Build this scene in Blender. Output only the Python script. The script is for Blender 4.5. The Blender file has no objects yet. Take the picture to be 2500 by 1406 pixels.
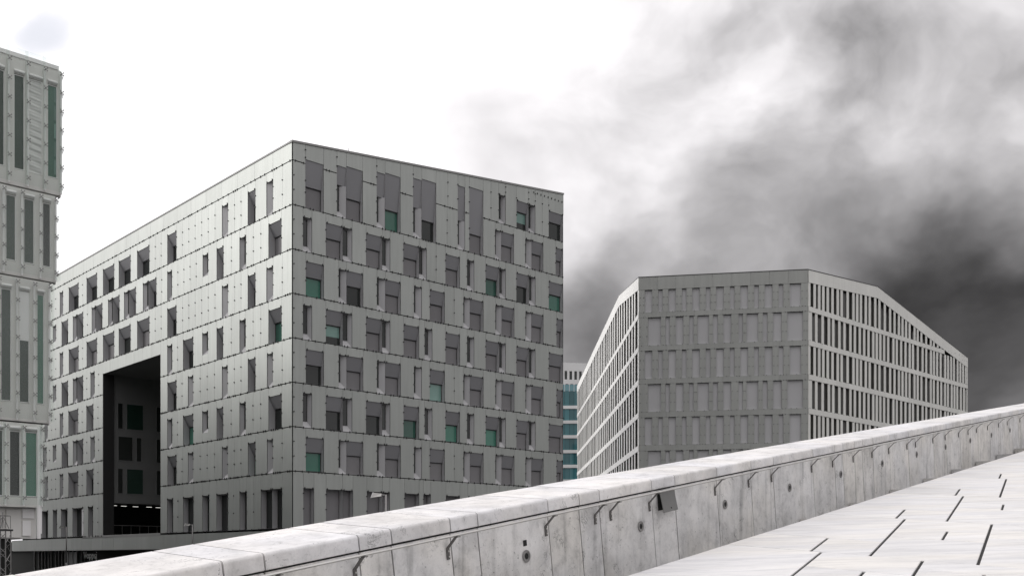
import bpy, math, random
from mathutils import Vector
random.seed(7)
rad = math.radians
sc = bpy.context.scene
col = sc.collection
EZ = 4.0                       # eye height above the street

# ------------------------------------------------------------------ camera
cd = bpy.data.cameras.new('camera'); cam = bpy.data.objects.new('camera', cd); col.objects.link(cam)
cam.location = (0, 0, EZ); cam.rotation_euler = (rad(90), 0, 0)
cd.sensor_fit = 'HORIZONTAL'; cd.sensor_width = 36.0; cd.lens = 36.0 * 2477 / 2500
cd.shift_y = 657 / 2500; cd.clip_start = 0.05; cd.clip_end = 3000
sc.camera = cam
sc.view_settings.view_transform = 'Standard'; sc.view_settings.look = 'None'
sc.view_settings.exposure = 0.0; sc.view_settings.gamma = 1.0; sc.view_settings.use_curve_mapping = False
sc.render.engine = 'CYCLES'
sc.cycles.use_denoising = True
sc.cycles.max_bounces = 6; sc.cycles.diffuse_bounces = 3; sc.cycles.glossy_bounces = 3
sc.cycles.transparent_max_bounces = 12
sc.cycles.sample_clamp_indirect = 6

# ------------------------------------------------------------------ sun and sky
SUN_AZ, SUN_EL = -86.0, 22.0
sd = Vector((math.sin(rad(SUN_AZ)) * math.cos(rad(SUN_EL)), math.cos(rad(SUN_AZ)) * math.cos(rad(SUN_EL)), math.sin(rad(SUN_EL))))
sl = bpy.data.lights.new('sun', 'SUN'); so = bpy.data.objects.new('sun', sl); col.objects.link(so)
sl.energy = 1.1; sl.angle = rad(22); sl.color = (1, 0.975, 0.95)
so.location = (-60, 30, 80); so.rotation_euler = (-sd).to_track_quat('-Z', 'Y').to_euler()

world = bpy.data.worlds.new('World'); sc.world = world; world.use_nodes = True
nt = world.node_tree; nt.nodes.clear()
def N(t, **kw):
    n = nt.nodes.new(t)
    for k, v in kw.items(): setattr(n, k, v)
    return n
def put(sock, v):
    if hasattr(v, 'is_linked') or hasattr(v, 'links'): nt.links.new(v, sock)
    else: sock.default_value = v
def M(op, a, b=None, c=None, clamp=False):
    n = N('ShaderNodeMath', operation=op); n.use_clamp = clamp
    for i, v in enumerate((a, b, c)):
        if v is not None: put(n.inputs[i], v)
    return n.outputs[0]
def VM(op, a, b=None, s=None):
    n = N('ShaderNodeVectorMath', operation=op); put(n.inputs[0], a)
    if b is not None: put(n.inputs[1], b)
    if s is not None: put(n.inputs['Scale'], s)
    return n.outputs['Value'] if op == 'DOT_PRODUCT' else n.outputs['Vector']
def MR(v, a, b, c, d, smooth=True):
    n = N('ShaderNodeMapRange'); n.interpolation_type = 'SMOOTHSTEP' if smooth else 'LINEAR'
    put(n.inputs['Value'], v)
    for k, x in zip(('From Min', 'From Max', 'To Min', 'To Max'), (a, b, c, d)): n.inputs[k].default_value = x
    return n.outputs['Result']
def NOISE(v, scale, detail, rough, out='Fac'):
    n = N('ShaderNodeTexNoise'); put(n.inputs['Vector'], v)
    n.inputs['Scale'].default_value = scale; n.inputs['Detail'].default_value = detail; n.inputs['Roughness'].default_value = rough
    return n.outputs[out]
def pixdir(x, y): return Vector(((x - 1250), 2477, 1360 - y)).normalized()
tc = N('ShaderNodeTexCoord')
d0 = tc.outputs['Generated']
sep0 = N('ShaderNodeSeparateXYZ'); nt.links.new(d0, sep0.inputs[0])
sc3 = VM('MULTIPLY', d0, (1.0, 1.0, 1.25))                    # clouds lie a little flat
SEED = (26.427, 1.085, 19.89)
sc3 = VM('ADD', sc3, SEED)
warp = VM('SCALE', VM('SUBTRACT', NOISE(sc3, 4.0, 5, 0.5, 'Color'), (0.5, 0.5, 0.5)), s=0.42)
dw = VM('NORMALIZE', VM('ADD', d0, warp))
sepw = N('ShaderNodeSeparateXYZ'); nt.links.new(dw, sepw.inputs[0])
base = MR(sepw.outputs[0], -0.24, 0.46, 1.36, 0.64)
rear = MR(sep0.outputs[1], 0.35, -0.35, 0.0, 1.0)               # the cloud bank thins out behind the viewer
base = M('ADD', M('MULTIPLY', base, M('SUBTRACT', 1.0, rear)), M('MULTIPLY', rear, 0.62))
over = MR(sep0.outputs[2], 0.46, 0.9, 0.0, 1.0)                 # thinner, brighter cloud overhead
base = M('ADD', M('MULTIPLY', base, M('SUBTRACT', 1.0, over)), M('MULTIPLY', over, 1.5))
pw = VM('ADD', sc3, VM('SCALE', warp, s=0.45))
fine = NOISE(pw, 5.0, 6, 0.52)
lit = M('SUBTRACT', fine, NOISE(VM('ADD', pw, (-0.035, 0.0, 0.05)), 5.0, 4, 0.5))    # heads lit from upper left
amp = MR(sep0.outputs[0], -0.1, 0.25, 0.12, 0.9)
L = M('MULTIPLY', base, M('ADD', 1.0, M('MULTIPLY', amp, M('ADD', M('SUBTRACT', fine, 0.47), M('MULTIPLY', lit, 2.2)))))
low = MR(sepw.outputs[2], 0.12, 0.36, 1.0, 0.0)               # heavier cloud low down on the dull side
side = M('MULTIPLY', MR(sepw.outputs[0], -0.06, 0.34, 0.0, 0.55), M('SUBTRACT', 1.0, rear))
L = M('MULTIPLY', L, M('SUBTRACT', 1.0, M('MULTIPLY', low, side)))
for (px, py, r, wgt) in ((2270, 830, 8, 0.78), (2540, 770, 8, 0.55), (1390, 890, 7.5, 0.80), (1790, 590, 6, 0.38), (2120, 480, 7, 0.34), (1330, 390, 3, 0.14),
                         (1930, 260, 6, -0.08), (2440, 905, 2.2, -0.9), (1480, 620, 3.5, -0.2)):
    s = MR(M('ARCCOSINE', M('MINIMUM', VM('DOT_PRODUCT', dw, tuple(pixdir(px, py))), 1.0)), rad(r * 1.5), 0.0, 0.0, wgt)
    L = M('MULTIPLY', L, M('SUBTRACT', 1.0, s))
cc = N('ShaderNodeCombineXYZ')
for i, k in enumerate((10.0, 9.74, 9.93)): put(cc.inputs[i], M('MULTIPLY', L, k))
sky = N('ShaderNodeTexSky'); sky.sky_type = 'NISHITA'; sky.sun_disc = False
sky.sun_elevation = rad(SUN_EL); sky.sun_rotation = rad(SUN_AZ)
gap = MR(VM('DOT_PRODUCT', VM('NORMALIZE', VM('ADD', d0, VM('SCALE', warp, s=0.4))), tuple(pixdir(60, 95))), math.cos(rad(1.9)), math.cos(rad(0.1)), 0.0, 0.42)
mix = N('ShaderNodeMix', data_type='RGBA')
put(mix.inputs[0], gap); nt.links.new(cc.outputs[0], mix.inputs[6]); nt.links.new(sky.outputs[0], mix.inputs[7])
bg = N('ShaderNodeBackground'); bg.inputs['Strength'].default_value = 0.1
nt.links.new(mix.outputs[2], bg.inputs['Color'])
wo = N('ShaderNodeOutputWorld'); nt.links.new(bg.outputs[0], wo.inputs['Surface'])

# ------------------------------------------------------------------ materials
MATS = {}
def mat(name, colr, rough=0.5, var=0.06, noise=0.08, nscale=0.6, metal=0.0, spec=0.5, coat=0.0, bump=0.0, bscale=40, stretch=(1, 1, 1), emit=0, streak=0.0):
    if name in MATS: return MATS[name]
    m = bpy.data.materials.new(name); m.use_nodes = True
    t = m.node_tree; p = t.nodes['Principled BSDF']
    p.inputs['Roughness'].default_value = rough; p.inputs['Metallic'].default_value = metal
    p.inputs['Specular IOR Level'].default_value = spec; p.inputs['Coat Weight'].default_value = coat
    p.inputs['Coat Roughness'].default_value = 0.12
    if emit:
        p.inputs['Emission Color'].default_value = (*colr, 1); p.inputs['Emission Strength'].default_value = emit
    L_ = t.links.new
    def m_(op, a, b):
        n = t.nodes.new('ShaderNodeMath'); n.operation = op
        for i, v in enumerate((a, b)):
            if hasattr(v, 'links'): L_(v, n.inputs[i])
            else: n.inputs[i].default_value = v
        return n.outputs[0]
    tcn = t.nodes.new('ShaderNodeTexCoord'); mp = t.nodes.new('ShaderNodeMapping'); mp.inputs['Scale'].default_value = stretch
    L_(tcn.outputs['Object'], mp.inputs[0])
    nz = t.nodes.new('ShaderNodeTexNoise'); nz.inputs['Scale'].default_value = nscale; nz.inputs['Detail'].default_value = 6
    L_(mp.outputs[0], nz.inputs['Vector'])
    oi = t.nodes.new('ShaderNodeObjectInfo')
    f = m_('ADD', 1.0, m_('ADD', m_('MULTIPLY', m_('SUBTRACT', nz.outputs['Fac'], 0.5), noise * 2), m_('MULTIPLY', m_('SUBTRACT', oi.outputs['Random'], 0.5), var * 2)))
    if streak:
        mp2 = t.nodes.new('ShaderNodeMapping'); mp2.inputs['Scale'].default_value = (3.5, 3.5, 0.25)
        L_(tcn.outputs['Object'], mp2.inputs[0])
        n2 = t.nodes.new('ShaderNodeTexNoise'); n2.inputs['Scale'].default_value = 1.0; n2.inputs['Detail'].default_value = 5
        L_(mp2.outputs[0], n2.inputs['Vector'])
        f = m_('MULTIPLY', f, m_('ADD', 1.0, m_('MULTIPLY', m_('SUBTRACT', n2.outputs['Fac'], 0.5), streak * 2)))
    mx = t.nodes.new('ShaderNodeVectorMath'); mx.operation = 'SCALE'; mx.inputs[0].default_value = colr
    L_(f, mx.inputs['Scale']); L_(mx.outputs[0], p.inputs['Base Color'])
    if bump:
        bn = t.nodes.new('ShaderNodeTexNoise'); bn.inputs['Scale'].default_value = bscale; bn.inputs['Detail'].default_value = 5
        L_(tcn.outputs['Object'], bn.inputs['Vector'])
        b = t.nodes.new('ShaderNodeBump'); b.inputs['Strength'].default_value = bump; b.inputs['Distance'].default_value = 0.01
        L_(bn.outputs['Fac'], b.inputs['Height']); L_(b.outputs[0], p.inputs['Normal'])
    MATS[name] = m; return m

def marble(name, base, grey, blot, pits, rotz=0.0, stretch=(1, 1, 1), rough=0.5, vein=0.5, drip=0.0):
    m = bpy.data.materials.new(name); m.use_nodes = True; t = m.node_tree; p = t.nodes['Principled BSDF']; L_ = t.links.new
    tcn = t.nodes.new('ShaderNodeTexCoord'); oi = t.nodes.new('ShaderNodeObjectInfo')
    mp = t.nodes.new('ShaderNodeMapping'); mp.inputs['Rotation'].default_value = (0, 0, rotz); mp.inputs['Scale'].default_value = stretch
    sh = t.nodes.new('ShaderNodeVectorMath'); sh.operation = 'MULTIPLY_ADD'        # each stone cut from another part of the block
    cb = t.nodes.new('ShaderNodeCombineXYZ')
    for i in range(3): L_(oi.outputs['Random'], cb.inputs[i])
    L_(cb.outputs[0], sh.inputs[0]); sh.inputs[1].default_value = (17, 31, 23); L_(tcn.outputs['Object'], sh.inputs[2])
    L_(sh.outputs[0], mp.inputs[0])
    def noise(s, d, r, dist=0.0):
        n = t.nodes.new('ShaderNodeTexNoise'); n.inputs['Scale'].default_value = s; n.inputs['Detail'].default_value = d
        n.inputs['Roughness'].default_value = r; n.inputs['Distortion'].default_value = dist; L_(mp.outputs[0], n.inputs['Vector']); return n.outputs['Fac']
    def mr(v, a, b, c, e):
        n = t.nodes.new('ShaderNodeMapRange'); n.interpolation_type = 'SMOOTHSTEP'; L_(v, n.inputs['Value'])
        for k, x in zip(('From Min', 'From Max', 'To Min', 'To Max'), (a, b, c, e)): n.inputs[k].default_value = x
        return n.outputs['Result']
    def m_(op, a, b):
        n = t.nodes.new('ShaderNodeMath'); n.operation = op
        for i, v in enumerate((a, b)):
            if hasattr(v, 'links'): L_(v, n.inputs[i])
            else: n.inputs[i].default_value = v
        return n.outputs[0]
    cloud = mr(noise(2.6, 9, 0.62, 0.35), 0.32, 0.70, 0.0, 1.0)
    veinm = mr(m_('ABSOLUTE', m_('SUBTRACT', noise(3.2, 8, 0.68, 0.5), 0.5), 0), 0.0, 0.012, 1.0, 0.0)
    veinm = m_('MULTIPLY', veinm, mr(noise(4.1, 3, 0.5), 0.52, 0.66, 0.0, vein))
    pit = m_('MULTIPLY', mr(noise(34, 4, 0.65, 0.2), 0.62, 0.70, 0.0, 1.0), mr(noise(3.7, 4, 0.55), 0.46, 0.60, 0.12, pits))
    mott = m_('MULTIPLY', mr(noise(11, 6, 0.7, 0.3), 0.48, 0.68, 0.0, 1.0), blot * 0.55)
    grain = m_('ADD', mr(noise(70, 3, 0.6), 0.3, 0.7, -0.04, 0.04), mott)
    dark = m_('MINIMUM', m_('ADD', m_('ADD', m_('MULTIPLY', cloud, blot), veinm), m_('ADD', pit, grain)), 1.0)
    if drip:
        mp3 = t.nodes.new('ShaderNodeMapping'); mp3.inputs['Scale'].default_value = (9, 9, 0.7); L_(sh.outputs[0], mp3.inputs[0])
        n3 = t.nodes.new('ShaderNodeTexNoise'); n3.inputs['Scale'].default_value = 1.0; n3.inputs['Detail'].default_value = 6; L_(mp3.outputs[0], n3.inputs['Vector'])
        dark = m_('MINIMUM', m_('ADD', dark, mr(n3.outputs['Fac'], 0.5, 0.78, 0.0, drip)), 1.0)
    dark = m_('MAXIMUM', dark, 0.0)
    mx = t.nodes.new('ShaderNodeMix'); mx.data_type = 'RGBA'; L_(dark, mx.inputs[0])
    mx.inputs[6].default_value = (*base, 1); mx.inputs[7].default_value = (*grey, 1)
    tint = t.nodes.new('ShaderNodeMix'); tint.data_type = 'RGBA'                    # warm and cool stones side by side
    L_(mr(noise(0.9, 3, 0.5), 0.35, 0.65, 0.0, 1.0), tint.inputs[0])
    tint.inputs[6].default_value = (1.0, 0.985, 0.955, 1); tint.inputs[7].default_value = (0.965, 0.97, 0.985, 1)
    mul = t.nodes.new('ShaderNodeMix'); mul.data_type = 'RGBA'; mul.blend_type = 'MULTIPLY'; mul.inputs[0].default_value = 1
    L_(mx.outputs[2], mul.inputs[6]); L_(tint.outputs[2], mul.inputs[7])
    sv = t.nodes.new('ShaderNodeVectorMath'); sv.operation = 'SCALE'; L_(mul.outputs[2], sv.inputs[0])
    L_(m_('ADD', 0.93, m_('MULTIPLY', oi.outputs['Random'], 0.12)), sv.inputs['Scale'])
    L_(sv.outputs[0], p.inputs['Base Color'])
    p.inputs['Roughness'].default_value = rough; p.inputs['Specular IOR Level'].default_value = 0.35
    b = t.nodes.new('ShaderNodeBump'); b.inputs['Strength'].default_value = 0.25; b.inputs['Distance'].default_value = 0.004
    L_(m_('ADD', noise(60, 5, 0.7), m_('MULTIPLY', pit, -1.5)), b.inputs['Height']); L_(b.outputs[0], p.inputs['Normal'])
    return m

def glass_mat(name, tint, rough=0.04):
    return mat(name, tint, rough, var=0.25, noise=0.15, nscale=0.5, spec=0.6)

def screen_mat(name, clear, white):
    m = bpy.data.materials.new(name); m.use_nodes = True; t = m.node_tree; t.nodes.clear(); L_ = t.links.new
    o = t.nodes.new('ShaderNodeOutputMaterial'); tr = t.nodes.new('ShaderNodeBsdfTransparent'); tr.inputs[0].default_value = (0.97, 0.985, 0.977, 1)
    df = t.nodes.new('ShaderNodeBsdfDiffuse'); df.inputs[0].default_value = (*white, 1)
    tl = t.nodes.new('ShaderNodeBsdfTranslucent'); tl.inputs[0].default_value = (*white, 1)
    m0 = t.nodes.new('ShaderNodeMixShader'); m0.inputs[0].default_value = 0.4; L_(df.outputs[0], m0.inputs[1]); L_(tl.outputs[0], m0.inputs[2])
    gl = t.nodes.new('ShaderNodeBsdfGlossy'); gl.inputs['Roughness'].default_value = 0.03
    m1 = t.nodes.new('ShaderNodeMixShader'); m1.inputs[0].default_value = clear; L_(m0.outputs[0], m1.inputs[1]); L_(tr.outputs[0], m1.inputs[2])
    fr = t.nodes.new('ShaderNodeFresnel'); fr.inputs[0].default_value = 1.35
    ge = t.nodes.new('ShaderNodeNewGeometry'); iv = t.nodes.new('ShaderNodeMath'); iv.operation = 'SUBTRACT'; iv.inputs[0].default_value = 1.0; L_(ge.outputs['Backfacing'], iv.inputs[1])
    mu = t.nodes.new('ShaderNodeMath'); mu.operation = 'MULTIPLY'; L_(fr.outputs[0], mu.inputs[0]); L_(iv.outputs[0], mu.inputs[1])     # reflect on the outer skin only
    m2 = t.nodes.new('ShaderNodeMixShader'); L_(mu.outputs[0], m2.inputs[0]); L_(m1.outputs[0], m2.inputs[1]); L_(gl.outputs[0], m2.inputs[2])
    L_(m2.outputs[0], o.inputs[0]); return m

PANEL = mat('grey_green_glass_panel', (0.412, 0.430, 0.408), 0.5, var=0.045, noise=0.08, nscale=0.35, metal=0.55, streak=0.11)
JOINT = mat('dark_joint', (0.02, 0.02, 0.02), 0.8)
REVEAL = mat('grey_reveal_sheet', (0.43, 0.43, 0.435), 0.5, var=0.05, noise=0.05)
HOOD = mat('slate_grey_hood_sheet', (0.245, 0.245, 0.255), 0.45, var=0.05, noise=0.06)
BLIND = mat('grey_shutter_fabric', (0.21, 0.205, 0.21), 0.75, var=0.07, noise=0.06)
GLASSD = glass_mat('dark_window_glass', (0.022, 0.026, 0.024))
GLASSG = mat('green_window_glass', (0.055, 0.17, 0.125), 0.08, var=0.45, noise=0.25, nscale=0.35, spec=0.6)
GLASST = mat('pale_teal_window_glass', (0.20, 0.33, 0.29), 0.08, var=0.25, noise=0.2, nscale=0.4, spec=0.6)
GLOFF0 = mat('dim_green_glass', (0.02, 0.045, 0.034), 0.1, noise=.2, spec=.5)
FRAME = mat('dark_window_frame', (0.06, 0.06, 0.06), 0.5)
METAL = mat('dark_steel_fitting', (0.07, 0.07, 0.07), 0.4, metal=0.6)
BRIGHT = mat('bright_steel_fitting', (0.55, 0.55, 0.54), 0.25, metal=0.9)
TRIM = mat('grey_roof_trim', (0.30, 0.30, 0.29), 0.5)
ROOF = mat('roof_felt', (0.12, 0.12, 0.12), 0.9, noise=0.2, bump=0.3)
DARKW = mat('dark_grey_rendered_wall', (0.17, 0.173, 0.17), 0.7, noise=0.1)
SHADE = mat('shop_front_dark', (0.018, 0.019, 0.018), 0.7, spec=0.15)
CREAM = mat('cream_facade_panel', (0.80, 0.80, 0.755), 0.4, var=0.05, noise=0.07, nscale=0.5, coat=0.15, streak=0.08)
CPIER = mat('grey_green_pier_panel', (0.36, 0.37, 0.35), 0.5, var=0.04, noise=0.08, nscale=0.4, streak=0.12)
CSHUT = mat('grey_shutter_panel', (0.50, 0.50, 0.505), 0.6, var=0.05, noise=0.05)
WGLASS = glass_mat('brown_black_glass', (0.075, 0.073, 0.066), 0.12)
SLOT = mat('dark_slot_lining', (0.045, 0.045, 0.04), 0.9, spec=0.1)
ASPH = mat('asphalt', (0.05, 0.05, 0.05), 0.85, noise=0.2, nscale=0.3, bump=0.4, bscale=20)
e_ang = math.atan2(0.6300036, -0.77218044)
SLABM = marble('pale_marble_slab', (0.81, 0.80, 0.785), (0.45, 0.45, 0.46), 0.42, 0.35, rotz=-e_ang, stretch=(0.35, 2.6, 1.0), rough=0.45, vein=0.25)
CAPM = marble('white_marble_coping', (0.84, 0.83, 0.83), (0.30, 0.30, 0.30), 0.38, 1.0, rough=0.5, vein=0.8)
WALLM = marble('grey_stained_marble', (0.80, 0.79, 0.775), (0.19, 0.19, 0.188), 0.36, 0.95, rough=0.5, vein=0.75, drip=0.4)
STEEL = mat('brushed_steel', (0.52, 0.51, 0.49), 0.32, metal=0.85, noise=0.1, nscale=8)
STEELD = mat('dull_steel', (0.26, 0.255, 0.25), 0.45, metal=0.7, noise=0.12, nscale=10)
BLACK = mat('black_recess', (0.008, 0.008, 0.008), 0.8)

# ------------------------------------------------------------------ mesh helpers (points are given relative to the eye)
class MB:
    def __init__(s): s.v = []; s.f = []
    def hexa(s, p):
        b = len(s.v); s.v += [Vector(q) for q in p]
        s.f += [tuple(b + i for i in q) for q in ((0, 3, 2, 1), (4, 5, 6, 7), (0, 1, 5, 4), (1, 2, 6, 5), (2, 3, 7, 6), (3, 0, 4, 7))]
        return s
    def quad(s, *p):
        b = len(s.v); s.v += [Vector(q) for q in p]; s.f.append(tuple(range(b, b + len(p)))); return s
    def box(s, fr, u0, u1, v0, v1, z0, z1):
        return s.hexa([fr(u0, v0, z0), fr(u1, v0, z0), fr(u1, v1, z0), fr(u0, v1, z0), fr(u0, v0, z1), fr(u1, v0, z1), fr(u1, v1, z1), fr(u0, v1, z1)])
    def slope(s, fr, u0, u1, v0, v1, b0, b1, t0, t1):          # box whose bottom and top edges run between two heights
        return s.hexa([fr(u0, v0, b0), fr(u1, v0, b1), fr(u1, v1, b1), fr(u0, v1, b0), fr(u0, v0, t0), fr(u1, v0, t1), fr(u1, v1, t1), fr(u0, v1, t0)])
    def prism(s, poly, vec):
        n = len(poly); b = len(s.v); vec = Vector(vec)
        s.v += [Vector(q) for q in poly] + [Vector(q) + vec for q in poly]
        s.f.append(tuple(range(b, b + n))); s.f.append(tuple(range(b + 2 * n - 1, b + n - 1, -1)))
        for i in range(n):
            j = (i + 1) % n; s.f.append((b + i, b + n + i, b + n + j, b + j))
        return s
    def bar(s, a, b, r, n=4, r2=None):
        a = Vector(a); b = Vector(b); d = (b - a).normalized()
        x = d.orthogonal().normalized(); y = d.cross(x); k = len(s.v); r2 = r if r2 is None else r2
        for q, rr in ((a, r), (b, r2)):
            for i in range(n):
                t = 2 * math.pi * (i + 0.5) / n; s.v.append(q + (x * math.cos(t) + y * math.sin(t)) * rr)
        s.f.append(tuple(k + i for i in range(n))); s.f.append(tuple(k + n + i for i in reversed(range(n))))
        for i in range(n):
            j = (i + 1) % n; s.f.append((k + i, k + n + i, k + n + j, k + j))
        return s
    def build(s, name, m, parent=None, smooth=False):
        org = Vector(ORG[parent.name] if parent else (0, 0, 0))
        me = bpy.data.meshes.new(name); off = Vector((0, 0, EZ)) - org
        me.from_pydata([tuple(q + off) for q in s.v], [], s.f); me.materials.append(m); me.validate(); me.update()
        import bmesh
        bm = bmesh.new(); bm.from_mesh(me); bmesh.ops.recalc_face_normals(bm, faces=bm.faces); bm.to_mesh(me); bm.free()
        if smooth:
            for q in me.polygons: q.use_smooth = True
        o = bpy.data.objects.new(name, me); col.objects.link(o)
        if parent: o.parent = parent
        ORG[o.name] = tuple(org)
        return o
ORG = {}
def root(name, loc, label=None, cat=None, kind=None, group=None):
    o = bpy.data.objects.new(name, None); col.objects.link(o); o.location = loc; o.empty_display_size = 0.5
    ORG[o.name] = tuple(loc); tag(o, label, cat, kind, group); return o
def tag(o, label=None, cat=None, kind=None, group=None):
    if label: o['label'] = label
    if cat: o['category'] = cat
    if kind: o['kind'] = kind
    if group: o['group'] = group
    return o
def frame_of(cx, cy, dx, dy, nx, ny):
    def fr(u, v, z): return Vector((cx + u * dx + v * nx, cy + u * dy + v * ny, z))
    return fr
def stuff(o): o['kind'] = 'stuff'; return o

# ------------------------------------------------------------------ street
g = MB(); g.quad((-900, -900, -EZ), (900, -900, -EZ), (900, 1600, -EZ), (-900, 1600, -EZ))
tag(g.build('street', ASPH), 'dark asphalt street below the stone parapet', 'street', 'structure')

# ------------------------------------------------------------------ main office block (two faces meeting at a corner)
CX, CY = -17.744, 82.0
DL = (-0.68297, 0.73045); DR = (0.73055, 0.68286)
NL = (-0.73045, -0.68297); NR = (0.68286, -0.73055)
FL = frame_of(CX, CY, *DL, *NL); FR = frame_of(CX, CY, *DR, *NR)
def J(k): return 32.08 - 3.585 * (k - 1)
LU, RU = 66.0, 31.44
def roofR(u): return 33.55 + 0.1085 * u
main = root('office_block', (CX, CY, 0), 'large grey-green panelled office block with scattered recessed windows and a tall passage', 'building')

def window(fr, u0, u1, zt, zb, kind, fill, depth=0.42, hood_z=None):
    """recess lined with sheet metal; hood, splayed far jamb and splayed sill as the photograph shows"""
    r = MB(); g0 = 0.015
    u0 += g0; u1 -= g0
    wide = kind in 'wW'
    gl0, gl1, gzb, gzt = u0 + 0.06, u1 - 0.06, zb + 0.05, zt - 0.08
    if wide or kind == 'N':
        hz = hood_z if hood_z is not None else zt - 1.15
        gzt = hz - 0.02
    if kind in 'lN': gl1 = u0 + 0.44 * (u1 - u0)
    if kind in 'nk': gl1 = u0 + 0.70 * (u1 - u0)
    if kind in 'nlNk': gzb = zb + (0.55 if kind != 'k' else 0.4)
    D = -depth
    far_ = u1
    # near jamb, far jamb (splayed for narrow ones), sill, head: closed lining
    r.quad(fr(u0, 0, zb), fr(u0, 0, zt), fr(u0, D, zt), fr(u0, D, zb))
    ge = gl1 if kind in 'nlNk' else u1
    sb = gzb if kind in 'nlNk' else zb
    if kind == 'N':
        r.quad(fr(ge, D, sb), fr(ge, D, hz), fr(far_, 0, hz), fr(far_, 0, zb)); r.quad(fr(far_, D, hz), fr(far_, D, zt), fr(far_, 0, zt), fr(far_, 0, hz)); r.quad(fr(ge, D, hz), fr(far_, D, hz), fr(far_, 0, hz))
    else:
        r.quad(fr(ge, D, sb), fr(ge, D, zt), fr(far_, 0, zt), fr(far_, 0, zb))
    r.quad(fr(u0, D, sb), fr(ge, D, sb), fr(far_, 0, zb), fr(u0, 0, zb))
    r.quad(fr(u0, D, zt), fr(ge, D, zt), fr(far_, 0, zt), fr(u0, 0, zt))
    r.quad(fr(u0, D - 0.03, sb), fr(ge, D - 0.03, sb), fr(ge, D - 0.03, zt), fr(u0, D - 0.03, zt))
    w = r.build('window', REVEAL, main)
    if wide or kind == 'N':
        h = MB()
        vi = D + 0.17; hu1 = u1
        h.hexa([fr(u0, -0.002, zt), fr(hu1, -0.002, zt), fr(hu1, vi, hz), fr(u0, vi, hz), fr(u0, -0.05, zt), fr(hu1, -0.05, zt), fr(hu1, vi - 0.06, hz), fr(u0, vi - 0.06, hz)])
        h.build('hood', HOOD, w)
    f = MB(); t = 0.05
    fb = D + 0.02
    f.box(fr, u0 + 0.005, gl0 + t - 0.06, D, fb + 0.03, sb, gzt); f.box(fr, gl1 - t + (0.06 if wide else 0), gl1 + (0.055 if wide else 0), D, fb + 0.03, sb, gzt)
    f.box(fr, gl0, gl1, D, fb + 0.03, gzb if gzb > sb else sb + 0.002, (gzb if gzb > sb else sb) + t); f.box(fr, gl0, gl1, D, fb + 0.03, gzt - t, gzt - 0.002)  # dark frame; its top bar also paints the shadow line under the hood
    f.build('frame', FRAME, w)
    p = MB()
    if fill == 'b':
        p.box(fr, u0 + 0.03, gl1 - 0.02, D + .001, D + 0.06, sb + 0.03, gzt - (.07 if wide else .01)); p.build('blind', BLIND, w)
    elif fill == 'h':                                     # blind drawn half way over dark glass
        zm = sb + 0.42 * (gzt - sb)
        p.box(fr, gl0, gl1, D, D + 0.015, sb + 0.03, gzt); p.build('pane', GLASSD, w)
        q = MB(); q.box(fr, gl0 + .02, gl1 - .02, D + 0.016, D + 0.022, zm, gzt - .05); q.build('blind', GLASST, w)
    else:
        p.box(fr, gl0, gl1, D, D + 0.015, sb + 0.03, gzt)
        p.build('pane', {'d': GLASSD, 'g': GLASSG, 't': GLASST}[fill], w)
    return w

R_ROWS = {
 -1: [(22.51, 23.40, 'n'), (24.86, 26.50, 'w'), (26.50, 27.41, 'n'), (29.31, 31.36, 'w')],
 0: [(1.18, 2.91, 'W'), (4.21, 5.15, 'N'), (5.15, 6.81, 'W'), (8.26, 9.15, 'N'), (9.15, 10.80, 'W'), (12.21, 13.18, 'N'), (13.18, 14.82, 'W'), (17.39, 18.26, 'N'), (18.79, 20.52, 'W'), (22.04, 22.86, 'l'), (22.86, 24.51, 'w'), (26.05, 26.93, 'l'), (26.93, 28.52, 'w'), (30.30, 31.36, 'w')],
 1: [(0.95, 1.80, 'n'), (3.13, 4.80, 'w'), (4.80, 5.73, 'n'), (7.15, 8.84, 'w'), (8.84, 9.69, 'n'), (11.12, 12.88, 'w'), (12.88, 13.73, 'n'), (15.92, 17.64, 'w'), (18.51, 19.39, 'n'), (20.83, 22.60, 'w'), (22.60, 23.42, 'n'), (24.84, 26.55, 'w'), (26.55, 27.43, 'n'), (29.31, 31.36, 'w')],
 2: [(1.22, 2.93, 'w'), (4.38, 5.19, 'l'), (5.19, 6.85, 'w'), (8.28, 9.19, 'l'), (9.19, 10.83, 'w'), (12.30, 13.18, 'l'), (14.09, 15.83, 'w'), (18.08, 18.89, 'l'), (18.89, 20.55, 'w'), (22.09, 22.91, 'l'), (22.91, 24.56, 'w'), (26.08, 26.90, 'l'), (26.90, 28.55, 'w'), (30.42, 31.36, 'w')],
 7: [(0.99, 1.99, 't'), (3.15, 4.78, 't'), (4.78, 5.81, 't'), (7.23, 8.86, 't'), (8.86, 9.65, 't'), (11.25, 12.87, 't'), (13.36, 14.20, 't'), (15.97, 17.64, 't'), (18.6, 19.5, 't'), (21.0, 22.6, 't'), (24.8, 26.4, 't'), (28.6, 30.2, 't')]}
R_ROWS[3] = [w if abs(w[0] - 12.88) > .01 else (13.50, 14.38, 'n') for w in R_ROWS[1]]
R_ROWS[3] = [(11.15, 12.87, 'w') if abs(w[0] - 11.12) < .01 else w for w in R_ROWS[3]]
R_ROWS[5] = R_ROWS[3]; R_ROWS[4] = R_ROWS[2]; R_ROWS[6] = R_ROWS[2]
R_FILL = {(0, 9): 'g', (0, 13): 'd', (-1, 24): 'h', (-1, 29): 'd', (1, 20): 'g', (1, 24): 'd', (1, 29): 'g', (2, 1): 'g', (2, 5): 'd', (3, 3): 'h', (4, 1): 'd', (4, 14): 't',
          (5, 3): 'd', (5, 7): 'd', (5, 11): 'g', (5, 15): 'g', (5, 20): 'g', (6, 1): 'g'}
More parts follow.
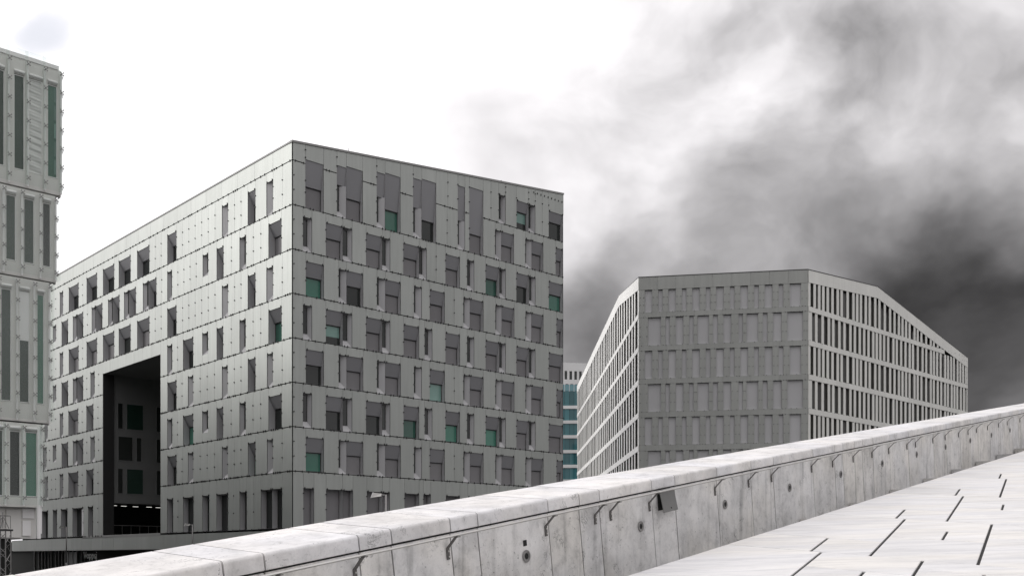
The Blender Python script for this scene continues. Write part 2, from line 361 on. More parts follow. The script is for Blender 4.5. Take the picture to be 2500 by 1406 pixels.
L_ROWS = {
 0: [(2.98, 4.08, 'l'), (5.91, 7.25, 'w'), (10.78, 11.93, 'l'), (21.13, 23.16, 'w'), (27.28, 30.27, 'w'), (31.91, 34.99, 'w'), (36.20, 39.29, 'w'), (40.98, 44.03, 'w'), (46.46, 49.54, 'w'), (51.40, 52.47, 'n'), (56.5, 57.6, 'n')],
 1: [(1.63, 3.74, 'w'), (7.54, 8.70, 'n'), (11.62, 12.94, 'w'), (14.57, 15.67, 'k'), (22.12, 23.16, 'n'), (25.64, 27.6, 'w'), (27.6, 28.86, 'n'), (30.57, 32.4, 'w'), (32.4, 33.60, 'n'), (34.78, 36.7, 'w'), (36.7, 37.87, 'n'), (39.47, 41.4, 'w'), (41.4, 42.52, 'n'), (45.08, 47.0, 'w'), (47.0, 48.24, 'n'), (49.80, 51.87, 'w'), (53.71, 54.82, 'k'), (57.0, 58.2, 'n')],
 3: [(1.60, 3.74, 'w'), (7.61, 8.70, 'n'), (11.70, 12.94, 'w'), (14.61, 15.75, 'k'), (17.58, 19.72, 'w'), (22.07, 23.16, 'n'), (41.69, 42.88, 'n'), (45.08, 47.0, 'w'), (47.0, 48.24, 'n'), (49.80, 51.87, 'w'), (53.71, 54.82, 'k'), (57.0, 58.2, 'n')],
 4: [(3.01, 3.98, 'l'), (5.91, 7.22, 'w'), (10.86, 11.93, 'l'), (17.58, 18.69, 'l'), (21.13, 23.12, 'w'), (42.04, 44.10, 'w'), (46.58, 49.67, 'w'), (51.40, 52.47, 'n'), (56.58, 57.66, 'n')],
 7: [(1.53, 3.19, 't'), (3.19, 5.01, 't'), (7.43, 8.70, 't'), (10.78, 12.98, 't'), (14.37, 15.75, 't'), (17.53, 19.72, 't'), (21.89, 23.21, 't'), (42.16, 43.61, 't'), (45.08, 48.37, 't'), (49.99, 52.07, 't'), (53.43, 54.82, 't'), (56.51, 58.82, 't'), (61, 62.6, 't')]}
L_ROWS[2] = L_ROWS[0]; L_ROWS[6] = L_ROWS[4]; L_ROWS[5] = L_ROWS[3]
L_FILL = {(1, 1): 'b', (3, 1): 'g', (5, 1): 'd', (5, 17): 'g', (3, 17): 'd', (1, 11): 'b', (2, 27): 'b', (2, 36): 'b', (2, 40): 'b', (1, 30): 'b', (2, 46): 'b', (3, 45): 'b', (4, 46): 'b', (5, 45): 'b', (1, 39): 'b', (4, 42): 'b', (6, 5): 'g', (6, 46): 'b'}
PASS0, PASS1, PASSZ = 24.70, 39.35, 20.0
panels = {'L': [], 'R': []}; clampL, clampR = MB(), MB()
HG = 0.040                                          # half of a horizontal joint
def panel(side, u0, u1, b0, t0, b1=None, t1=None):
    if u1 - u0 < 0.12: return
    panels[side].append((u0, u1, b0, t0, b0 if b1 is None else b1, t0 if t1 is None else t1))
def clamp(side, u, z, horiz):
    fr, m = (FL, clampL) if side == 'L' else (FR, clampR)
    if horiz: m.box(fr, u - .05, u + .05, 0.03, 0.09, z - .032, z + .032); m.box(fr, u - .017, u + .017, 0.03, 0.11, z - .09, z + .09)
    else: m.box(fr, u - .065, u + .065, 0.04, 0.09, z - .024, z + .024); m.box(fr, u - .027, u + .027, 0.04, 0.11, z - .05, z + .05)
def split(side, a, b, z0, z1, step=1.35):
    n = max(1, round((b - a) / step)); w = (b - a) / n
    for i in range(n):
        panel(side, a + i * w, a + (i + 1) * w, z0 + HG, z1 - HG)
        if i:
            for q in (0.33, 0.66): clamp(side, a + i * w, z0 + (z1 - z0) * q, False)
def row(side, r, wins, z0, z1, lim, fills, skip=None):
    fr = FL if side == 'L' else FR
    prev = 0.03; wins = sorted(wins)
    for (a, b, kind) in wins:
        if skip and prev < skip[0] < a:
            split(side, prev, skip[0], z0, z1); prev = skip[1]
        if a - prev > 0.12: split(side, prev, a, z0, z1)
        zt = z1 - (0.78 if side == 'R' else 0.80); zb = z0 + 0.02; hood = None; dep = 0.42
        default = 'b' if (side == 'R' and kind in 'wW') else 'd'
        if kind in 'WN':
            zt = 32.18 + 0.123 * 0.5 * (a + b); hood = 30.36 if kind == 'W' else 31.22
        if kind == 'k': zb = z0 + 0.87
        if kind == 't': zt = z1 - 1.34; zb = z0 + 0.05; default = 'b' if side == 'R' else 'd'; dep = 0.5
        fill = fills.get((r, int(a)), default) if kind in 'wW' else default
        if side == 'L' and kind == 'w': hood = zt - 0.97; dep = 0.62
        if kind in 'nlNk': dep = 0.31 if side == 'R' else 0.27
        window(fr, a, b, zt, zb, kind, fill, dep, hood)
        if kind == 'k': panel(side, a, b, z0 + HG, zb - 0.012)
        if kind not in 'WN': panel(side, a, b, zt + 0.012, z1 - HG)
        for q in (a + .12, b - .12): clamp(side, q, zt + .02, True) if kind not in 'WN' else None
        if a - prev > 0.3:
            for q in (0.35, 0.62): clamp(side, a, z0 + (z1 - z0) * q, False)
        prev = b
    if skip and prev < skip[0]:
        split(side, prev, skip[0], z0, z1); prev = skip[1]
    if lim - prev > 0.12: split(side, prev, lim, z0, z1)
for r in range(0, 8):
    z1 = J(r + 1); z0 = J(r + 2) if r < 7 else 2.35
    row('R', r, R_ROWS[r], z0, z1, RU, R_FILL)
    skip = (PASS0, PASS1) if r >= 3 else None
    row('L', r, L_ROWS[r], z0, z1, LU, L_FILL, skip)
    if r == 3:
        n = 7; w = (PASS1 - PASS0) / n
        for i in range(n): panel('L', PASS0 + i * w, PASS0 + (i + 1) * w, PASSZ, z1 - HG)
# parapet band of the left face
for i in range(22): panel('L', 0.03 + i * 3.0, min(LU, 0.03 + (i + 1) * 3.0), J(1) + HG, 33.5)
# sloping top zone of the right face: panels between J1 and the roof edge, cut round the tall windows
cuts = [0.03, 1.18, 2.91, 4.21, 5.15, 6.81, 8.26, 9.15, 10.80, 12.21, 13.18, 14.82, 16.2, 17.39, 18.26, 18.79, 20.52, 21.5, 22.51, 23.40, 24.86, 26.50, 27.41, 28.4, 29.31, RU]
tall = {round(w[0], 2): w for w in R_ROWS[0] if w[2] in 'WN'}; topw = {round(w[0], 2): w for w in R_ROWS[-1]}
for a, b in zip(cuts[:-1], cuts[1:]):
    lo = J(1) + HG
    if a in tall: lo = 32.18 + 0.123 * 0.5 * (tall[a][0] + tall[a][1]) + 0.012
    if a in topw:
        lo = 34.80 + 0.012
        w = topw[a]; window(FR, w[0], w[1], 34.80, J(1) + 0.02, w[2], R_FILL.get((-1, int(a)), 'd'), 0.42, 33.86 if w[2] == 'w' else None)
        for q in (w[0] + .12, w[1] - .12): clamp('R', q, 34.82, True)
    panel('R', a, b, lo, roofR(a) - .06, lo, roofR(b) - .06)
    if a not in tall:
        for q in (0.3, 0.7): clamp('R', b, lo + (roofR(b) - lo) * q, False) if b < 30 else None
# clamps along the horizontal joints
for k in range(1, 10):
    z = J(k) if k < 9 else 2.35
    u = 0.25
    while u < RU:
        if not (k == 1 and any(w[0] - .1 < u < w[1] + .1 for w in tall.values())): clamp('R', u, z, True)
        u += random.choice((0.30, 0.62, 0.75, 0.95))
    u = 0.3
    while u < LU - 8:
        if not (k >= 5 and PASS0 - .1 < u < PASS1 + .1): clamp('L', u, z, True)
        u += random.choice((0.35, 0.7, 0.95, 1.2))
    for q in (0.33, 0.66):
        if k < 8: clamp('R', 0.1, J(k) - 3.585 * q, False)
u = 27.2
while u < RU: clamp('R', u, 36.12, True); u += .5
# the backing of each face carries its panels
wl = MB(); wl.box(FL, 0.5, PASS0 - .02, -1.2, -0.70, 2.0, 33.4); wl.box(FL, PASS1 + .02, LU, -1.2, -0.70, 2.0, 33.4); wl.box(FL, PASS0 - .02, PASS1 + .02, -1.2, -0.70, PASSZ + .1, 33.4)
wl.box(FL, LU - .15, LU, -.70, -.01, 2.0, 33.4); wl.box(FL, PASS0 - .25, PASS0, -.70, -.012, 2.3, PASSZ - .002); wl.box(FL, PASS1, PASS1 + .2, -.70, -.012, 2.3, PASSZ - .002)
wallL = wl.build('wall', JOINT, main)
wr = MB(); wr.slope(FR, 0.5, RU, -1.2, -0.70, -EZ, -EZ, roofR(.5) - .1, roofR(RU) - .1); wr.box(FR, RU - .06, RU, -.70, -.01, -EZ, 36.7)
wallR = wr.build('wall', JOINT, main)
def emit_panels(side, fr, parent, most):
    ps = panels[side]
    mid = lambda p: fr((p[0] + p[1]) / 2, 0, p[2])
    ps.sort(key=lambda p: -((p[1] - p[0]) * (p[3] - p[2]) / mid(p).length ** 2))
    rest = MB()
    for i, (u0, u1, b0, t0, b1, t1) in enumerate(ps):
        m = MB() if i < most else rest
        m.slope(fr, u0 + .011, u1 - .011, 0.0 + random.uniform(0, .006), 0.045, b0, b1, t0, t1)
        if i < most: m.build('panel', PANEL, parent)
    if rest.f: stuff(rest.build('panel_remainder', PANEL, parent))
emit_panels('L', FL, wallL, 150); emit_panels('R', FR, wallR, 150)
stuff(clampL.build('clamps', METAL, wallL)); stuff(clampR.build('clamps', METAL, wallR))
# solid core behind the faces
BK = -40.0
core = MB()
core.box(FL, 1.2, PASS0 - .3, -31.3, -1.2, 1.9, 33.3); core.box(FL, PASS1 + .5, LU, -31.3, -1.2, 6.25, 33.3); core.box(FL, PASS1 + 7.3, LU, -31.3, -1.2, 1.9, 6.25)
core.box(FL, 1.2, LU, -31.3, -3.0, -EZ, 0.95)
core.box(FL, PASS0 - .3, PASS1 + .5, -31.3, -1.2, PASSZ + .3, 33.3); core.box(FL, PASS0 - .3, PASS1 + .5, -31.3, -3.0, 0.95, 1.9)
core.build('core', DARKW, main)
rf = MB(); rf.hexa([FR(0.4, -LU + .1, 33.45), FR(RU - .1, -LU + .1, 36.75), FR(RU - .1, -.4, 36.75), FR(0.4, -.4, 33.45), FR(0.4, -LU + .1, 33.58), FR(RU - .1, -LU + .1, 36.88), FR(RU - .1, -.4, 36.88), FR(0.4, -.4, 33.58)])
roof = rf.build('roof', ROOF, main)
tr = MB(); tr.box(FL, -.08, LU, -.45, 0.09, 33.52, 33.66); tr.slope(FR, -.10, RU + .03, -.45, 0.10, roofR(-.1) - .04, roofR(RU) - .04, roofR(-.1) + .13, roofR(RU) + .13)
tr.build('roof_trim', TRIM, roof)
def roofbit(fr, u, v, z, w, h, m, name):
    q = MB(); q.box(fr, u - w / 2, u + w / 2, v - w / 2, v + w / 2, z, z + h * .7); q.bar(fr(u, v, z + h * .7), fr(u, v, z + h), w * .35, 6); q.build(name, m, roof)
q = MB(); q.bar(FR(6.2, -1.2, roofR(6.2)), FR(6.2, -1.2, roofR(6.2) + .85), .025, 5); q.bar(FR(6.2, -1.2, roofR(6.2)), FR(6.2, -1.2, roofR(6.2) + .2), .07, 6); q.build('aerial', STEELD, roof)
for u, w, h in ((6.65, .32, .25), (20.5, .3, .3), (23.5, .22, .38), (23.9, .2, .26)): roofbit(FR, u, -.7, roofR(u) + .08, w, h, METAL, 'roof_vent')
for u, w, h, m in ((39.8, .9, .35, METAL), (38.0, .8, .5, TRIM)): roofbit(FL, u, -.9, 33.6, w, h, m, 'roof_vent')
# tall passage: inner walls, soffit, slab, windows, railing and strip lights
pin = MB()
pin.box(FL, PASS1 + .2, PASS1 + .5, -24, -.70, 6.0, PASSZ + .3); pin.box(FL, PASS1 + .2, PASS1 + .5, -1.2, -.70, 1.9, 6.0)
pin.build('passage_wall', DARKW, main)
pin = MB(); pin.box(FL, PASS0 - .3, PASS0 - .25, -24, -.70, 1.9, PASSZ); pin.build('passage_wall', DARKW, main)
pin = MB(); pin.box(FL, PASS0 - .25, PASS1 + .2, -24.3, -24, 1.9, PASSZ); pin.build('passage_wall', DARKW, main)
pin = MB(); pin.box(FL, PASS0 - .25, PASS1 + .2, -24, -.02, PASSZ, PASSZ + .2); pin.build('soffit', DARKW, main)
pin = MB(); pin.box(FL, PASS0, PASS1 + 6.0, -24, 0.05, 2.12, 2.42); pin.build('passage_slab', TRIM, main)
def F3(t, o, z): return FL(PASS1 + .2 - o, -t, z)          # inner face, t into the passage
for zt, zb, lay in ((17.0, 14.25, ((1.7, 2.2), (2.7, 4.5), (6.1, 7.4))), (13.35, 10.75, ((1.75, 3.3), (3.8, 4.3), (6.1, 7.4))), (9.8, 7.1, ((1.7, 2.2), (2.7, 4.5), (6.1, 7.4)))):
    for (a, b) in lay:
        m = MB(); m.box(F3, a - .06, b + .06, 0, .05, zt, zt + .06); m.box(F3, a - .06, b + .06, 0, .05, zb - .06, zb); m.box(F3, a - .06, a, 0, .05, zb, zt); m.box(F3, b, b + .06, 0, .05, zb, zt)
        f = m.build('window', DARKW, main); m = MB(); m.box(F3, a, b, 0.002, .02, zb, zt); m.build('pane', GLOFF0 if b - a > 1.4 and zt != 13.35 else GLASSD, f)
for zz in (J(5), J(6), J(7)):
    pass
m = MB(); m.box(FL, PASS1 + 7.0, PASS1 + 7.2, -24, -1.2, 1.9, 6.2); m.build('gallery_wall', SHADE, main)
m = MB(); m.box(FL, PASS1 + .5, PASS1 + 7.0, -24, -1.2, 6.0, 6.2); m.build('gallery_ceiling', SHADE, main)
GL = mat('lit_strip_light', (1, 0.98, 0.92), emit=1.1)
for t, o in ((1.3, 1.0), (2.6, 1.5), (4.1, 1.9), (5.6, 1.7), (6.9, 2.2)):
    m = MB(); m.box(FL, PASS1 + o, PASS1 + o + .10, -t - .6, -t, 5.74, 5.775); m.build('strip_light', GL, main)
rl = MB(); rl.bar(F3(1.2, -.1, 3.55), F3(14, -.1, 3.55), .035, 6)
for i in range(13): rl.bar(F3(1.2 + i, -.1, 2.4), F3(1.2 + i, -.1, 3.55), .025, 5)
rl.build('railing', STEELD, main)
# first-floor ledge and the dark shop fronts under it
lg = MB()
lz0, lz1 = 0.86, 2.22
led = [-.3]
while led[-1] < 69.2: led.append(led[-1] + 3.06)
for a, b in zip(led[:-1], led[1:]):
    m = MB(); m.box(FL, a + .012, b - .012, -.05, .05, lz0, lz1); m.build('ledge_panel', PANEL, wallL)
for i in range(0, 52): clampL2 = clamp
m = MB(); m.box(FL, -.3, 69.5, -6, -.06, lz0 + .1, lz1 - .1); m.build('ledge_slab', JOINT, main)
m = MB(); m.box(FL, 69.6, 110, -6, -2.0, lz0 + .1, lz1 - .1); m.build('added_shade_slab', JOINT, main)  # added slab that keeps light off the shop wall past the ledge
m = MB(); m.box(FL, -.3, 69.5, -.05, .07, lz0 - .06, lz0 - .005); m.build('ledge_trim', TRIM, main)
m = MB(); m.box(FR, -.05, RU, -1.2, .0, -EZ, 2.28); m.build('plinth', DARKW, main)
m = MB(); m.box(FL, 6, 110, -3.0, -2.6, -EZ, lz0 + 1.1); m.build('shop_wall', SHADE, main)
for i in range(15):
    u = 51.5 + i * 1.25 + random.uniform(-.3, .3)
    m = MB(); m.box(FL, u, u + .09, -2.6, -2.45, -EZ, lz0 - .05); m.build('mullion', TRIM, main)
for u0, u1 in ((54.0, 56.0), (56.1, 58.2)):
    m = MB(); m.box(FL, u0, u1, -2.58, -2.5, -EZ, lz0 - .2)
    for i in range(6): m.box(FL, u0 + .1, u1 - .1, -2.5, -2.46, -2.0 + i * .16, -1.92 + i * .16)
    m.build('door', REVEAL, main)
# shop sign with pale letters
fc = bpy.data.curves.new('sign_text', 'FONT'); fc.body = 'Voppsj'; fc.size = 1.15; fc.extrude = 0.04; fc.space_character = 1.0
fo = bpy.data.objects.new('sign_text_tmp', fc); col.objects.link(fo)
bpy.context.view_layer.update()
sm = bpy.data.meshes.new_from_object(fo.evaluated_get(bpy.context.evaluated_depsgraph_get())); bpy.data.objects.remove(fo)
sm.materials.append(mat('pale_sign_letter', (0.88, 0.88, 0.86), 0.4))
sgn = bpy.data.objects.new('shop_sign', sm); col.objects.link(sgn)
p = FL(48.3, -1.2, 0.02); sgn.location = (p.x, p.y, p.z + EZ - .12)
sgn.scale = (1.28, 1.0, 1.0); sgn.rotation_euler = (rad(90), 0, math.atan2(-DL[1], -DL[0]))
tag(sgn, 'pale lettering of a shop sign in the dark under the long ledge', 'sign')

# ------------------------------------------------------------------ faceted office building on the right
C2 = (32.25, 110.5); D2 = (0.7263, 0.6874); N2 = (0.6874, -0.7263)
P2 = (14.22, 113.63); DC = (-0.9852, 0.1712); NC = (-0.1712, -0.9852)
D3 = (-0.0210, 0.9998); N3 = (-0.9998, -0.0210)
F2R = frame_of(*C2, *D2, *N2); F2C = frame_of(*C2, *DC, *NC); F2L = frame_of(*P2, *D3, *N3)
U2R, U2C, U2L = 41.55, 18.30, 81.0
fac = root('faceted_office', (C2[0], C2[1], 0), 'cream and grey office with close upright fins and a folded sloping roof line', 'building')
def r2R(u): return 31.25 + (32.29 - 31.25) * u / 15.7 if u < 15.7 else 32.29 - (u - 15.7) * (32.29 - 27.28) / (41.55 - 15.7)
def r2L(u): return 31.29 + (33.74 - 31.29) * u / 17.4 if u < 17.4 else 33.74 - (u - 17.4) * (33.74 - 32.8) / 63.6
def r2C(u): return 31.27
BANDS = [(27.35 - 3.70 * k, 26.79 - 3.72 * k) for k in range(0, 7)]     # (top, bottom) of each band
def strips(fr, ulist, fn, thick, parent, m, name):
    for a, b in zip(ulist[:-1], ulist[1:]):
        q = MB(); q.slope(fr, a + .008, b - .008, 0, .06, fn(a) - thick, fn(b) - thick, fn(a), fn(b)); q.build(name, m, parent)
def lin(a, b, n): return [a + (b - a) * i / n for i in range(n + 1)]
w2 = {}
for key, fr, U, fn in (('R', F2R, U2R, r2R), ('C', F2C, U2C, r2C), ('L', F2L, U2L, r2L)):
    q = MB(); brk = {'R': 15.7, 'L': 17.4}.get(key)
    seg = [0.0, brk, U] if brk else [0.0, U]
    for a, b in zip(seg[:-1], seg[1:]): q.slope(fr, a + (.4 if a == 0 else 0), b - (.4 if b == U and key == 'C' else 0), -.9, -.42, -EZ, -EZ, fn(a) - .2, fn(b) - .2)
    w2[key] = q.build('wall', {'R': WGLASS, 'C': CPIER, 'L': SLOT}[key], fac)
strips(F2R, lin(0.02, 15.7, 6) + lin(15.7, U2R, 10)[1:], r2R, 1.35, w2['R'], CREAM, 'cornice_panel')
strips(F2L, lin(0.02, 17.4, 5) + lin(17.4, U2L, 16)[1:], r2L, 1.35, w2['L'], CREAM, 'cornice_panel')
strips(F2C, lin(0.02, U2C, 9), r2C, 1.40, w2['C'], CPIER, 'cornice_panel')
for key, fr, U, fn, m, n in (('R', F2R, U2R, r2R, CREAM, 14), ('C', F2C, U2C, r2C, CPIER, 6), ('L', F2L, U2L, r2L, CREAM, 10)):
    for (t, b) in BANDS:
        if b < 6: continue
        ue = U
        if key == 'R' and t > 27: ue = 34.2
        for a, c in zip(lin(0.02, ue, n)[:-1], lin(0.02, ue, n)[1:]):
            q = MB(); q.box(fr, a + .006, c - .006, 0, .055, b, t); q.build('band_panel', m, w2[key])
def between(k): return BANDS[k][0] if k >= 0 else None
cl2 = MB()
def tick(fr, u, z, w=.08): cl2.box(fr, u - w, u + w, .045, .075, z - .012, z + .012)
# upright fins of the right face
for k in range(6):
    ztop = BANDS[k - 1][1] if k else 99; zbot = BANDS[k][0]
    if zbot < 6: continue
    u = 0.02; i = 0; rnd = random.Random(20 + (k % 2))
    while u < U2R - .3:
        w = 0.50 if u > .1 else (.42 if k % 2 == 0 else .75)
        t = min(ztop, r2R(u + w / 2) - 1.35)
        if t - zbot > .15:
            q = MB(); tl, trr = min(ztop, r2R(u) - 1.35), min(ztop, r2R(u + w) - 1.35)
            q.slope(F2R, u, u + w, -.03, .03, zbot + .015, zbot + .015, tl - .015, trr - .015); q.build('fin', CREAM, w2['R'])
            for qq in (.35, .68): tick(F2R, u + w, zbot + (t - zbot) * qq, .06)
        u += w + rnd.choice((.38, .66, .46, .86, .55))
    q = MB(); q.box(F2R, U2R - .45, U2R, -.4, .03, zbot + .015, min(ztop, r2R(U2R) - 1.35)); q.build('fin', CREAM, w2['R'])
# left face seen along its length: fins too fine to pick apart
fl_ = MB()
for k in range(6):
    ztop = BANDS[k - 1][1] if k else 99; zbot = BANDS[k][0]
    u = 0.02; rnd = random.Random(40 + k % 2)
    while u < U2L - .4:
        w = .85; tl, trr = min(ztop, r2L(u) - 1.35), min(ztop, r2L(u + w) - 1.35)
        fl_.slope(F2L, u, u + w, -.03, .03, zbot + .015, zbot + .015, tl - .015, trr - .015)
        u += w + rnd.choice((1.2, 1.6, 1.4, 1.9))
stuff(fl_.build('fins', CREAM, w2['L']))
# middle face: proud piers and set-back shutters
EVEN = [(.65 + 2.61 * k, 1.47 + 2.61 * k) for k in range(6)] + [(2.14 + 2.61 * k, 2.63 + 2.61 * k) for k in range(6)] + [(16.35, 17.55)]
ODD = [(1.0, 2.44), (2.94, 3.41), (4.07, 4.9), (5.55, 6.02), (6.45, 7.69), (8.13, 8.66), (9.26, 10.1), (10.9, 11.35), (11.76, 13.0), (13.5, 14.0), (14.6, 15.5), (16.1, 17.75)]
for k in range(6):
    ztop = BANDS[k - 1][1] if k else 31.27 - 1.40; zbot = BANDS[k][0]
    if zbot < 6: continue
    rec = sorted((U2C - b, U2C - a) for a, b in (EVEN if k % 2 == 0 else ODD)); prev = 0.02
    for a, b in rec + [(U2C - .02, None)]:
        if a - prev > .05:
            q = MB(); q.box(F2C, prev + .006, a - .006, -.25, .045, zbot + .012, ztop - .012); q.build('pier', CPIER, w2['C'])
            for qq in (.33, .66): tick(F2C, prev + .12, zbot + (ztop - zbot) * qq); tick(F2C, a - .12, zbot + (ztop - zbot) * qq)
        if b is None: break
        q = MB(); q.box(F2C, a, b, -.3, -.16, zbot + .05, ztop - .05); q.build('shutter', CSHUT, w2['C'])
        q = MB(); q.box(F2C, a, b, -.16, .02, zbot + .012, zbot + .05); q.build('sill', CSHUT, w2['C'])
        prev = b
for k in range(6):
    for fr, U in ((F2C, U2C), (F2R, U2R)):
        u = .3
        while u < U:
            for z in BANDS[k]: cl2.box(fr, u - .035, u + .035, .03, .08, z - .03, z + .03)
            u += random.choice((.3, .6, .9, 1.1))
stuff(cl2.build('clamps', METAL, fac))
# roof, back and dark edge line
endR = F2R(U2R, 0, 0); endL = F2L(U2L, 0, 0)
ctr = Vector((40, 150, 33.2))
ring = [F2L(U2L, -.1, r2L(U2L)), F2L(17.4, -.1, r2L(17.4)), Vector((P2[0] + .05, P2[1] + .1, 31.28)), Vector((C2[0], C2[1] + .12, 31.26)), F2R(15.7, -.1, r2R(15.7)), F2R(U2R, -.1, r2R(U2R)), Vector((endR.x - 12, endL.y - 5, 28.5))]
q = MB()
for a, b in zip(ring, ring[1:] + ring[:1]): q.quad(a, b, ctr)
for a, b in ((ring[5], ring[6]), (ring[6], ring[0])): q.quad(a, b, Vector((b.x, b.y, -EZ)), Vector((a.x, a.y, -EZ)))
rf2 = q.build('roof', ROOF, fac)
q = MB()
for fr, seg, fn in ((F2R, [0, 15.7, U2R], r2R), (F2C, [0, U2C], r2C), (F2L, [0, 17.4, U2L], r2L)):
    for a, b in zip(seg[:-1], seg[1:]): q.slope(fr, a, b, -.3, .075, fn(a) + .004, fn(b) + .004, fn(a) + .10, fn(b) + .10)
q.build('roof_trim', METAL, rf2)

# ------------------------------------------------------------------ far buildings in the gap
GB = 245.0
glo = root('glass_office', (14, GB, 0), 'distant blue-green glass office with white floor bands in the gap', 'building')
def FG(u, v, z): return Vector((2 + u * .998, GB - u * .05 - v, z))
q = MB(); q.box(FG, 0, 40, -20, -.25, -EZ, 39.5); q.build('core', SHADE, glo)
TEAL = mat('teal_curtain_glass', (0.05, 0.17, 0.19), 0.06, var=0.3, noise=0.2, nscale=.2, spec=0.7)
WHITE = mat('white_floor_band', (0.80, 0.80, 0.79), 0.5)
for k in range(9):
    zt = 36.5 - k * 3.55
    b = MB(); b.box(FG, 0, 40, -.25, .25, zt - .75, zt); b.build('floor_band', WHITE, glo)
    for i in range(18):
        u = 4 + i * 1.12
        q = MB(); q.box(FG, u + .03, u + 1.09, -.2, .02, zt - 3.55, zt - .75); q.build('pane', TEAL, glo)
for i in range(18):
    u = 4 + i * 1.12
    q = MB(); q.box(FG, u + .03, u + 1.09, -.2, .02, 36.5, 40.0); q.build('pane', TEAL, glo)
    q = MB(); q.box(FG, u + .05, u + 1.07, -.2, .05, 40.05, 41.6); q.build('pane', mat('pale_teal_balustrade', (0.16, 0.33, 0.37), .08, spec=.7), glo)
q = MB(); q.box(FG, 0, 40, -20, -.25, 39.5, 40.0); q.build('roof', ROOF, glo)
WB = 320.0
who = root('white_office', (20, WB, 0), 'distant white office with small upright dark windows above the glass one', 'building')
def FW(u, v, z): return Vector((10 + u * .985, WB + u * .17 - v, z))
q = MB(); q.box(FW, -5, 40, -25, -.3, -EZ, 61.4); q.build('wall', WHITE, who)
q = MB()
for k in range(9):
    zt = 59.0 - k * 4.1
    m = MB(); m.box(FW, -5, 40, -.3, 0, zt - .0, zt + (2.6 if k == 0 else 1.4)); m.build('band', WHITE, who)
    u = 2.0 + (0.0 if k % 2 == 0 else .35)
    pv = 2.0 - 1
    while u < 20:
        m = MB(); m.box(FW, pv, u, -.3, 0, zt - 2.7, zt - .002); m.build('pier', WHITE, who)
        m = MB(); m.box(FW, u, u + .85, -.28, -.2, zt - 2.7, zt); m.build('window', GLASSD, who)
        pv = u + .85; u += 1.58
    m = MB(); m.box(FW, pv, 40, -.3, 0, zt - 2.7, zt - .002); m.build('pier', WHITE, who)

# ------------------------------------------------------------------ glass-screened building on the left
BX, BY = (147 - 1250) / 2477 * 52.0, 52.0
FB = frame_of(BX, BY, *DR, *NR)                     # u runs towards the visible right end
scr = root('screened_office', (BX, BY, 0), 'stepped pale office wrapped in bolted frosted glass screens at the left edge', 'building')
PALE = mat('pale_grey_cladding', (0.74, 0.73, 0.70), 0.55, var=.03, noise=.08, streak=.06)
PALE2 = mat('pale_metal_sheet', (0.90, 0.89, 0.88), 0.5, noise=.06)
FROST = screen_mat('frosted_glass_sheet', 0.945, (0.75, 0.77, 0.75))
CLEAR = screen_mat('clear_glass_sheet', 0.988, (0.7, 0.74, 0.72))
CLOTH = mat('rippled_grey_blind', (0.74, 0.74, 0.72), 0.85, noise=.06)
GLOFF = mat('dull_green_glass', (0.06, 0.085, 0.07), 0.08, var=.3, noise=.2, spec=.6)
GLBRI = mat('bright_green_glass', (0.07, 0.17, 0.125), 0.08, var=.2, noise=.3, nscale=.8, spec=.6)
def ub(px):
    k = (px - 1250) / 2477; return (k * BY - BX) / (DR[0] - k * DR[1])
mods = [  # z0, z1, right end px, (window left px, right px, kind), screens
 (18.50, 24.90, 146, [(-60, -30, 'd'), (-22, 11, 'd'), (34, 60, 'd'), (70, 104, 'c'), (116, 140, 'g')], 19.35, 24.05),
 (14.02, 18.42, 134, [(-70, -48, 'd'), (-28, -4, 'd'), (14, 39, 'd'), (58, 84, 'd'), (104, 124, 'k')], 14.75, 17.98),
 (6.80, 13.95, 119, [(-84, -58, 'd'), (-42, -17, 'd'), (2, 28, 'd'), (47, 72, 'p'), (90, 108, 'g')], 7.75, 13.3),
 (2.52, 6.72, 100, [(-60, -30, 'd'), (-20, 8, 'd'), (23, 50, 'e'), (62, 91, 'f')], 3.05, 6.3)]
fit = MB()
